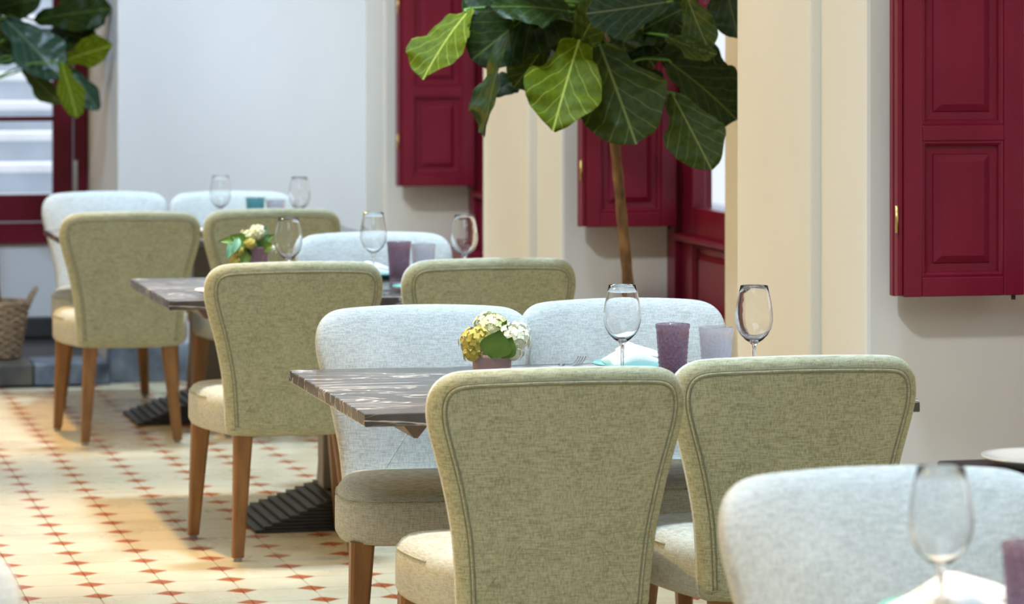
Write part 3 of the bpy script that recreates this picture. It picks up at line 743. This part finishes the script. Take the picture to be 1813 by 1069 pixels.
for b, t, w, m in (((0, 0, 0.125), (0.035, -0.01, 0.190), 0.05, 'sprig_blue'), ((0.0, 0, 0.125), (0.06, -0.02, 0.165), 0.035, 'sprig'), ((-0.02, -0.02, 0.128), (-0.085, -0.03, 0.165), 0.05, 'sprig'),
                   ((-0.03, -0.02, 0.15), (-0.125, -0.03, 0.145), 0.03, 'sprig'), ((-0.075, -0.03, 0.150), (-0.100, -0.05, 0.090), 0.028, 'sprig_blue'), ((-0.058, -0.03, 0.158), (-0.082, -0.055, 0.105), 0.026, 'sprig_blue'),
                   ((-0.02, 0, 0.12), (-0.055, -0.02, 0.15), 0.055, 'sprig'), ((0.02, -0.02, 0.12), (0.05, -0.045, 0.135), 0.04, 'sprig'), ((-0.02, -0.02, 0.12), (-0.06, -0.04, 0.06), 0.04, 'sprig')):
    small_leaf(M[m], b, t, w, fp)

# ------------------------------------------------------------------ fig trees
def basket(root_name, x, y, z, r, hh, lab):
    root = thing(root_name, lab, 'basket', (x, y, z))
    mb = MB(); rows = 16
    for k in range(rows):
        t = (k+0.5)/rows; rr = r*(0.72+0.30*t); zz = 0.006+hh*t
        n = 40; rings = [[] for _ in range(n)]
        pr = hh/rows*0.62
        pts = [((rr+0.004*math.cos(a*10+(k % 2)*PI))*math.cos(a), (rr+0.004*math.cos(a*10+(k % 2)*PI))*math.sin(a), zz) for a in [2*PI*i/n for i in range(n+1)]]
        mb.tube(pts, pr, 6)
    mb.lathe([(r*0.70, 0.004), (r*0.74, 0.03), (r*0.97, hh-0.02), (r*0.93, hh-0.025), (r*0.1, hh-0.035)], 32)
    mb.build('weave', M['wicker'], root, True)
    MB().lathe([(r*0.93, hh-0.022), (r*0.5, hh-0.012), (0.01, hh-0.01)], 24).build('soil', M['soil'], root, True)
    MB().tube([(r*1.02*math.cos(a), r*1.02*math.sin(a), hh+0.008) for a in [2*PI*i/40 for i in range(41)]], 0.011, 8).build('rim', M['wicker'], root, True)
    for sx in (-1, 1):
        MB().tube([(sx*r*0.98, -0.05, hh-0.02), (sx*r*1.12, -0.045, hh+0.03), (sx*r*1.28, -0.02, hh+0.062), (sx*r*1.30, 0.0, hh+0.07), (sx*r*1.28, 0.02, hh+0.062), (sx*r*1.12, 0.045, hh+0.03), (sx*r*0.98, 0.05, hh-0.02)], 0.009, 8).build('handle', M['wicker'], root, True)
    return root
def leaf_shape(seed):
    """fiddle-shaped blade, unit length along +Y, unit width along X, arching and wavy; UV = (x+.5, y)"""
    rnd = random.Random(seed); ny, nx = 24, 12
    kn = [(0, 0.05), (0.06, 0.26), (0.14, 0.42), (0.24, 0.46), (0.32, 0.52), (0.42, 0.72), (0.52, 0.92), (0.60, 1.0)]
    def hwid(t):
        if t >= 0.60: return math.sqrt(max(0.0, 1-((t-0.60)/0.402)**2.1))
        for (t0, w0), (t1, w1) in zip(kn, kn[1:]):
            if t <= t1: u = (t-t0)/(t1-t0); return w0+(w1-w0)*(0.5-0.5*math.cos(PI*u))
        return 1.0
    ts = [0.5*math.sin(PI/2*j/ny)+0.5*(j/ny) if j < ny else 1.0 for j in range(ny+1)]
    V = []; UV = []; F = []
    a1, a2, ph = rnd.uniform(0.7, 1.3), rnd.uniform(0.8, 1.2), rnd.uniform(0, 6)
    for j in range(ny+1):
        t = ts[j]
        for i in range(nx+1):
            q = i/nx*2-1
            hw = hwid(t)*0.5*(1+0.06*math.sin(t*14+ph+(2 if q > 0 else 0)))
            x = q*hw; y = t+0.05*q*q*(0.5 if t > 0.8 else 0)*(-1)
            z = -0.16*a1*(t*t)+0.05*abs(x)*2*a2+0.022*math.sin(t*15+ph+q*2)*abs(q)+0.012*math.sin(t*32+ph)*(abs(q) > 0.3)
            V.append((x, y, z)); UV.append((x+0.5, t))
    W1 = nx+1
    for j in range(ny):
        for i in range(nx): a = j*W1+i; F.append((a, a+1, a+W1+1, a+W1))
    me = mesh('leaf', V, F, True); uvl = me.uv_layers.new(name='UVMap')
    for l in me.loops: uvl.data[l.index].uv = UV[l.vertex_index]
    return me
SHAPES = {k: [] for k in LEAF}
for k in LEAF:
    for s in range(3):
        me = leaf_shape(hash(k) % 7*0+s*11+ord(k)); me.materials.append(LEAF[k]); SHAPES[k].append(me)
def leaf(root, origin, base, tip, w, kind, twist, face, idx):
    b = Vector(base)-Vector(origin); t = Vector(tip)-Vector(origin); ax = t-b; L = ax.length; yv = ax.normalized()
    zv = Vector(face); zv = (zv-yv*zv.dot(yv)).normalized(); zv = Matrix.Rotation(math.radians(twist), 3, yv) @ zv
    xv = yv.cross(zv)
    w *= 1.12
    o = link('leaf', SHAPES[kind][idx % 3], None, root)
    m = Matrix(((xv.x*w, yv.x*L, zv.x*L, b.x), (xv.y*w, yv.y*L, zv.y*L, b.y), (xv.z*w, yv.z*L, zv.z*L, b.z), (0, 0, 0, 1)))
    o.matrix_local = m
    return b
FIG_R = [
    ((2.319, 10.344, 1.638), (2.113, 10.136, 1.463), 0.175, 'b', 25),
    ((2.535, 10.293, 1.645), (2.303, 10.194, 1.504), 0.19, 'd', -10),
    ((2.438, 10.213, 1.613), (2.229, 10.006, 1.287), 0.15, 'd', 62),
    ((2.633, 10.27, 1.627), (2.356, 10.13, 1.673), 0.2, 'd', 20),
    ((2.643, 10.216, 1.556), (2.479, 9.895, 1.317), 0.215, 'b', 0),
    ((2.638, 10.268, 1.498), (2.63, 10.013, 1.639), 0.12, 'o', 30),
    ((2.71, 10.251, 1.532), (2.731, 9.938, 1.278), 0.26, 'o', 6),
    ((2.913, 10.203, 1.479), (3.129, 10.101, 1.321), 0.22, 'd', -12),
    ((2.903, 10.103, 1.378), (2.958, 9.884, 1.175), 0.165, 'o', 8),
    ((2.536, 10.447, 1.438), (2.399, 10.377, 1.383), 0.085, 'd', 10),
    ((2.576, 10.386, 1.531), (2.463, 10.31, 1.401), 0.13, 'o', -25),
    ((2.875, 10.007, 1.661), (2.614, 9.914, 1.618), 0.16, 'g', -40),
    ((2.996, 10.235, 1.645), (2.773, 10.185, 1.556), 0.15, 'd', 10),
    ((2.944, 10.093, 1.69), (2.965, 9.934, 1.519), 0.1, 'o', 20),
    ((2.882, 10.108, 1.556), (2.972, 9.932, 1.488), 0.07, 'o', 66),
    ((3.111, 10.259, 1.774), (3.13, 10.152, 1.556), 0.13, 'd', 15),
    ((3.066, 10.27, 1.542), (3.138, 10.201, 1.29), 0.12, 'd', 30),
    ((2.686, 10.514, 1.56), (2.566, 10.594, 1.496), 0.16, 'd', 15),
    ((2.805, 10.434, 1.56), (2.774, 10.493, 1.37), 0.2, 'd', -20),
    ((2.832, 10.428, 1.596), (2.959, 10.449, 1.452), 0.2, 'd', 10),
    ((2.736, 10.348, 1.649), (2.63, 10.476, 1.56), 0.2, 'd', 5),
    ((3.063, 10.322, 1.596), (3.007, 10.386, 1.416), 0.16, 'd', -25),
    ((2.481, 10.511, 1.668), (2.44, 10.572, 1.533), 0.16, 'd', 0),
    ((2.60, 10.36, 1.66), (2.42, 10.22, 1.53), 0.21, 'd', 10),
    ((2.70, 10.38, 1.64), (2.60, 10.22, 1.50), 0.22, 'd', -15),
    ((2.78, 10.40, 1.66), (2.90, 10.25, 1.52), 0.22, 'd', 15),
    ((2.86, 10.40, 1.68), (3.02, 10.28, 1.58), 0.22, 'd', -5),
    ((2.50, 10.40, 1.70), (2.32, 10.30, 1.60), 0.2, 'd', 5),
    ((2.80, 10.42, 1.50), (2.88, 10.34, 1.33), 0.2, 'd', -10),
    ((2.831, 10.223, 1.701), (2.762, 10.239, 1.507), 0.15, 'd', 30),
]
FIG_L = [
    ((1.309, 15.619, 1.637), (1.54, 15.359, 1.407), 0.21, 'g', -5),
    ((1.58, 15.555, 1.436), (1.744, 15.311, 1.509), 0.13, 'b', 25),
    ((1.55, 15.357, 1.433), (1.598, 15.14, 1.218), 0.11, 'b', -10),
    ((1.621, 15.546, 1.4), (1.705, 15.423, 1.226), 0.1, 'g', 20),
    ((1.384, 15.602, 1.441), (1.53, 15.464, 1.242), 0.1, 'o', 40),
    ((1.459, 15.687, 1.622), (1.75, 15.412, 1.693), 0.18, 'd', 10),
    ((1.54, 15.77, 1.581), (1.701, 15.526, 1.544), 0.15, 'd', 5),
    ((1.257, 15.735, 1.664), (1.455, 15.585, 1.741), 0.18, 'd', 0),
    ((1.239, 15.841, 1.56), (1.383, 15.705, 1.456), 0.14, 'd', 15),
    ((1.468, 15.787, 1.508), (1.621, 15.751, 1.403), 0.16, 'd', -20),
    ((1.56, 15.663, 1.768), (1.741, 15.517, 1.612), 0.16, 'd', 30),
    ((1.282, 15.729, 1.664), (1.349, 15.61, 1.534), 0.1, 'o', 50),
]
def fig(label, origin, trunk, radii, table, seed, top_n, zc, rad, xlim):
    root = thing('fig_tree', label, 'plant', origin)
    O = Vector(origin); tp = [Vector(p)-O for p in trunk]
    sm = catmull(tp, 6)
    rr = [radii[0]+(radii[1]-radii[0])*i/(len(sm)-1)+0.0012*math.sin(i*2.3) for i in range(len(sm))]
    MB().tube(sm, rr, 12).build('trunk', M['trunk'], root, True)
    stem = [p for p in sm if p.z+O.z > 1.15]
    rnd = random.Random(seed)
    br = []
    for i, (b, t, w, k, tw) in enumerate(table):
        bl = leaf(root, origin, b, t, w, k, tw, (-0.25, -1, 0.55), i); br.append((bl, Vector(t)-O))
    for i in range(top_n):                      # the crown goes on above the frame
        a = i*2.4; zz = zc+0.60*i/top_n; r0 = 0.06+0.10*rnd.random(); r1 = r0+rnd.uniform(0.20, 0.30)
        cx, cy = trunk[-1][0], trunk[-1][1]
        def cl(x): return max(xlim[0], min(xlim[1], x))
        b = (cl(cx+r0*math.cos(a)), cy+r0*math.sin(a), zz); t = (cl(cx+r1*rad*math.cos(a)), cy+r1*rad*math.sin(a), zz+rnd.uniform(-0.06, 0.2))
        bl = leaf(root, origin, b, t, rnd.uniform(0.14, 0.2), rnd.choice('ddog'), rnd.uniform(-25, 25), (0, 0, 1), i); br.append((bl, Vector(t)-O))
    for bl, tl in br:
        q = min(stem, key=lambda p: (p-bl).length+abs(p.z-(bl.z-0.06))*0.6)
        d = (tl-bl).normalized()
        mid = (q+bl)/2+Vector((0, 0, 0.03))
        MB().tube(catmull([q, mid, bl, bl+d*0.02], 4), 0.0045, 6).build('branch', M['sprig'], root, True)
    return root
PX, PY = 2.86, 10.33
basket('basket_planter', PX, PY, 0.0, 0.17, 0.30, 'woven basket planter on the floor hidden behind the chairs, holding the tall fig')
fig('tall fiddle-leaf fig with bare slanting trunk between the red shutters', (PX, PY, 0.0),
    [(2.86, 10.33, 0.292), (2.842, 10.33, 0.55), (2.826, 10.33, 0.775), (2.803, 10.335, 1.03), (2.78, 10.34, 1.275), (2.765, 10.35, 1.5), (2.755, 10.35, 1.8), (2.75, 10.35, 2.2)], (0.021, 0.011), FIG_R, 3, 26, 1.80, 1.15, (2.2, 3.12))
PX, PY = 1.262, 15.36
basket('basket_planter', PX, PY, 0.1005, 0.135, 0.245, 'round woven basket with loop handles on the stone step at far left')
fig('second leafy fig in front of the far left window, rooted in the woven basket', (PX, PY, 0.1005),
    [(1.262, 15.36, 0.338), (1.25, 15.40, 0.7), (1.24, 15.48, 1.1), (1.25, 15.56, 1.5), (1.26, 15.6, 2.2)], (0.018, 0.010), FIG_L, 5, 22, 1.80, 1.15, (0.7, 1.70))
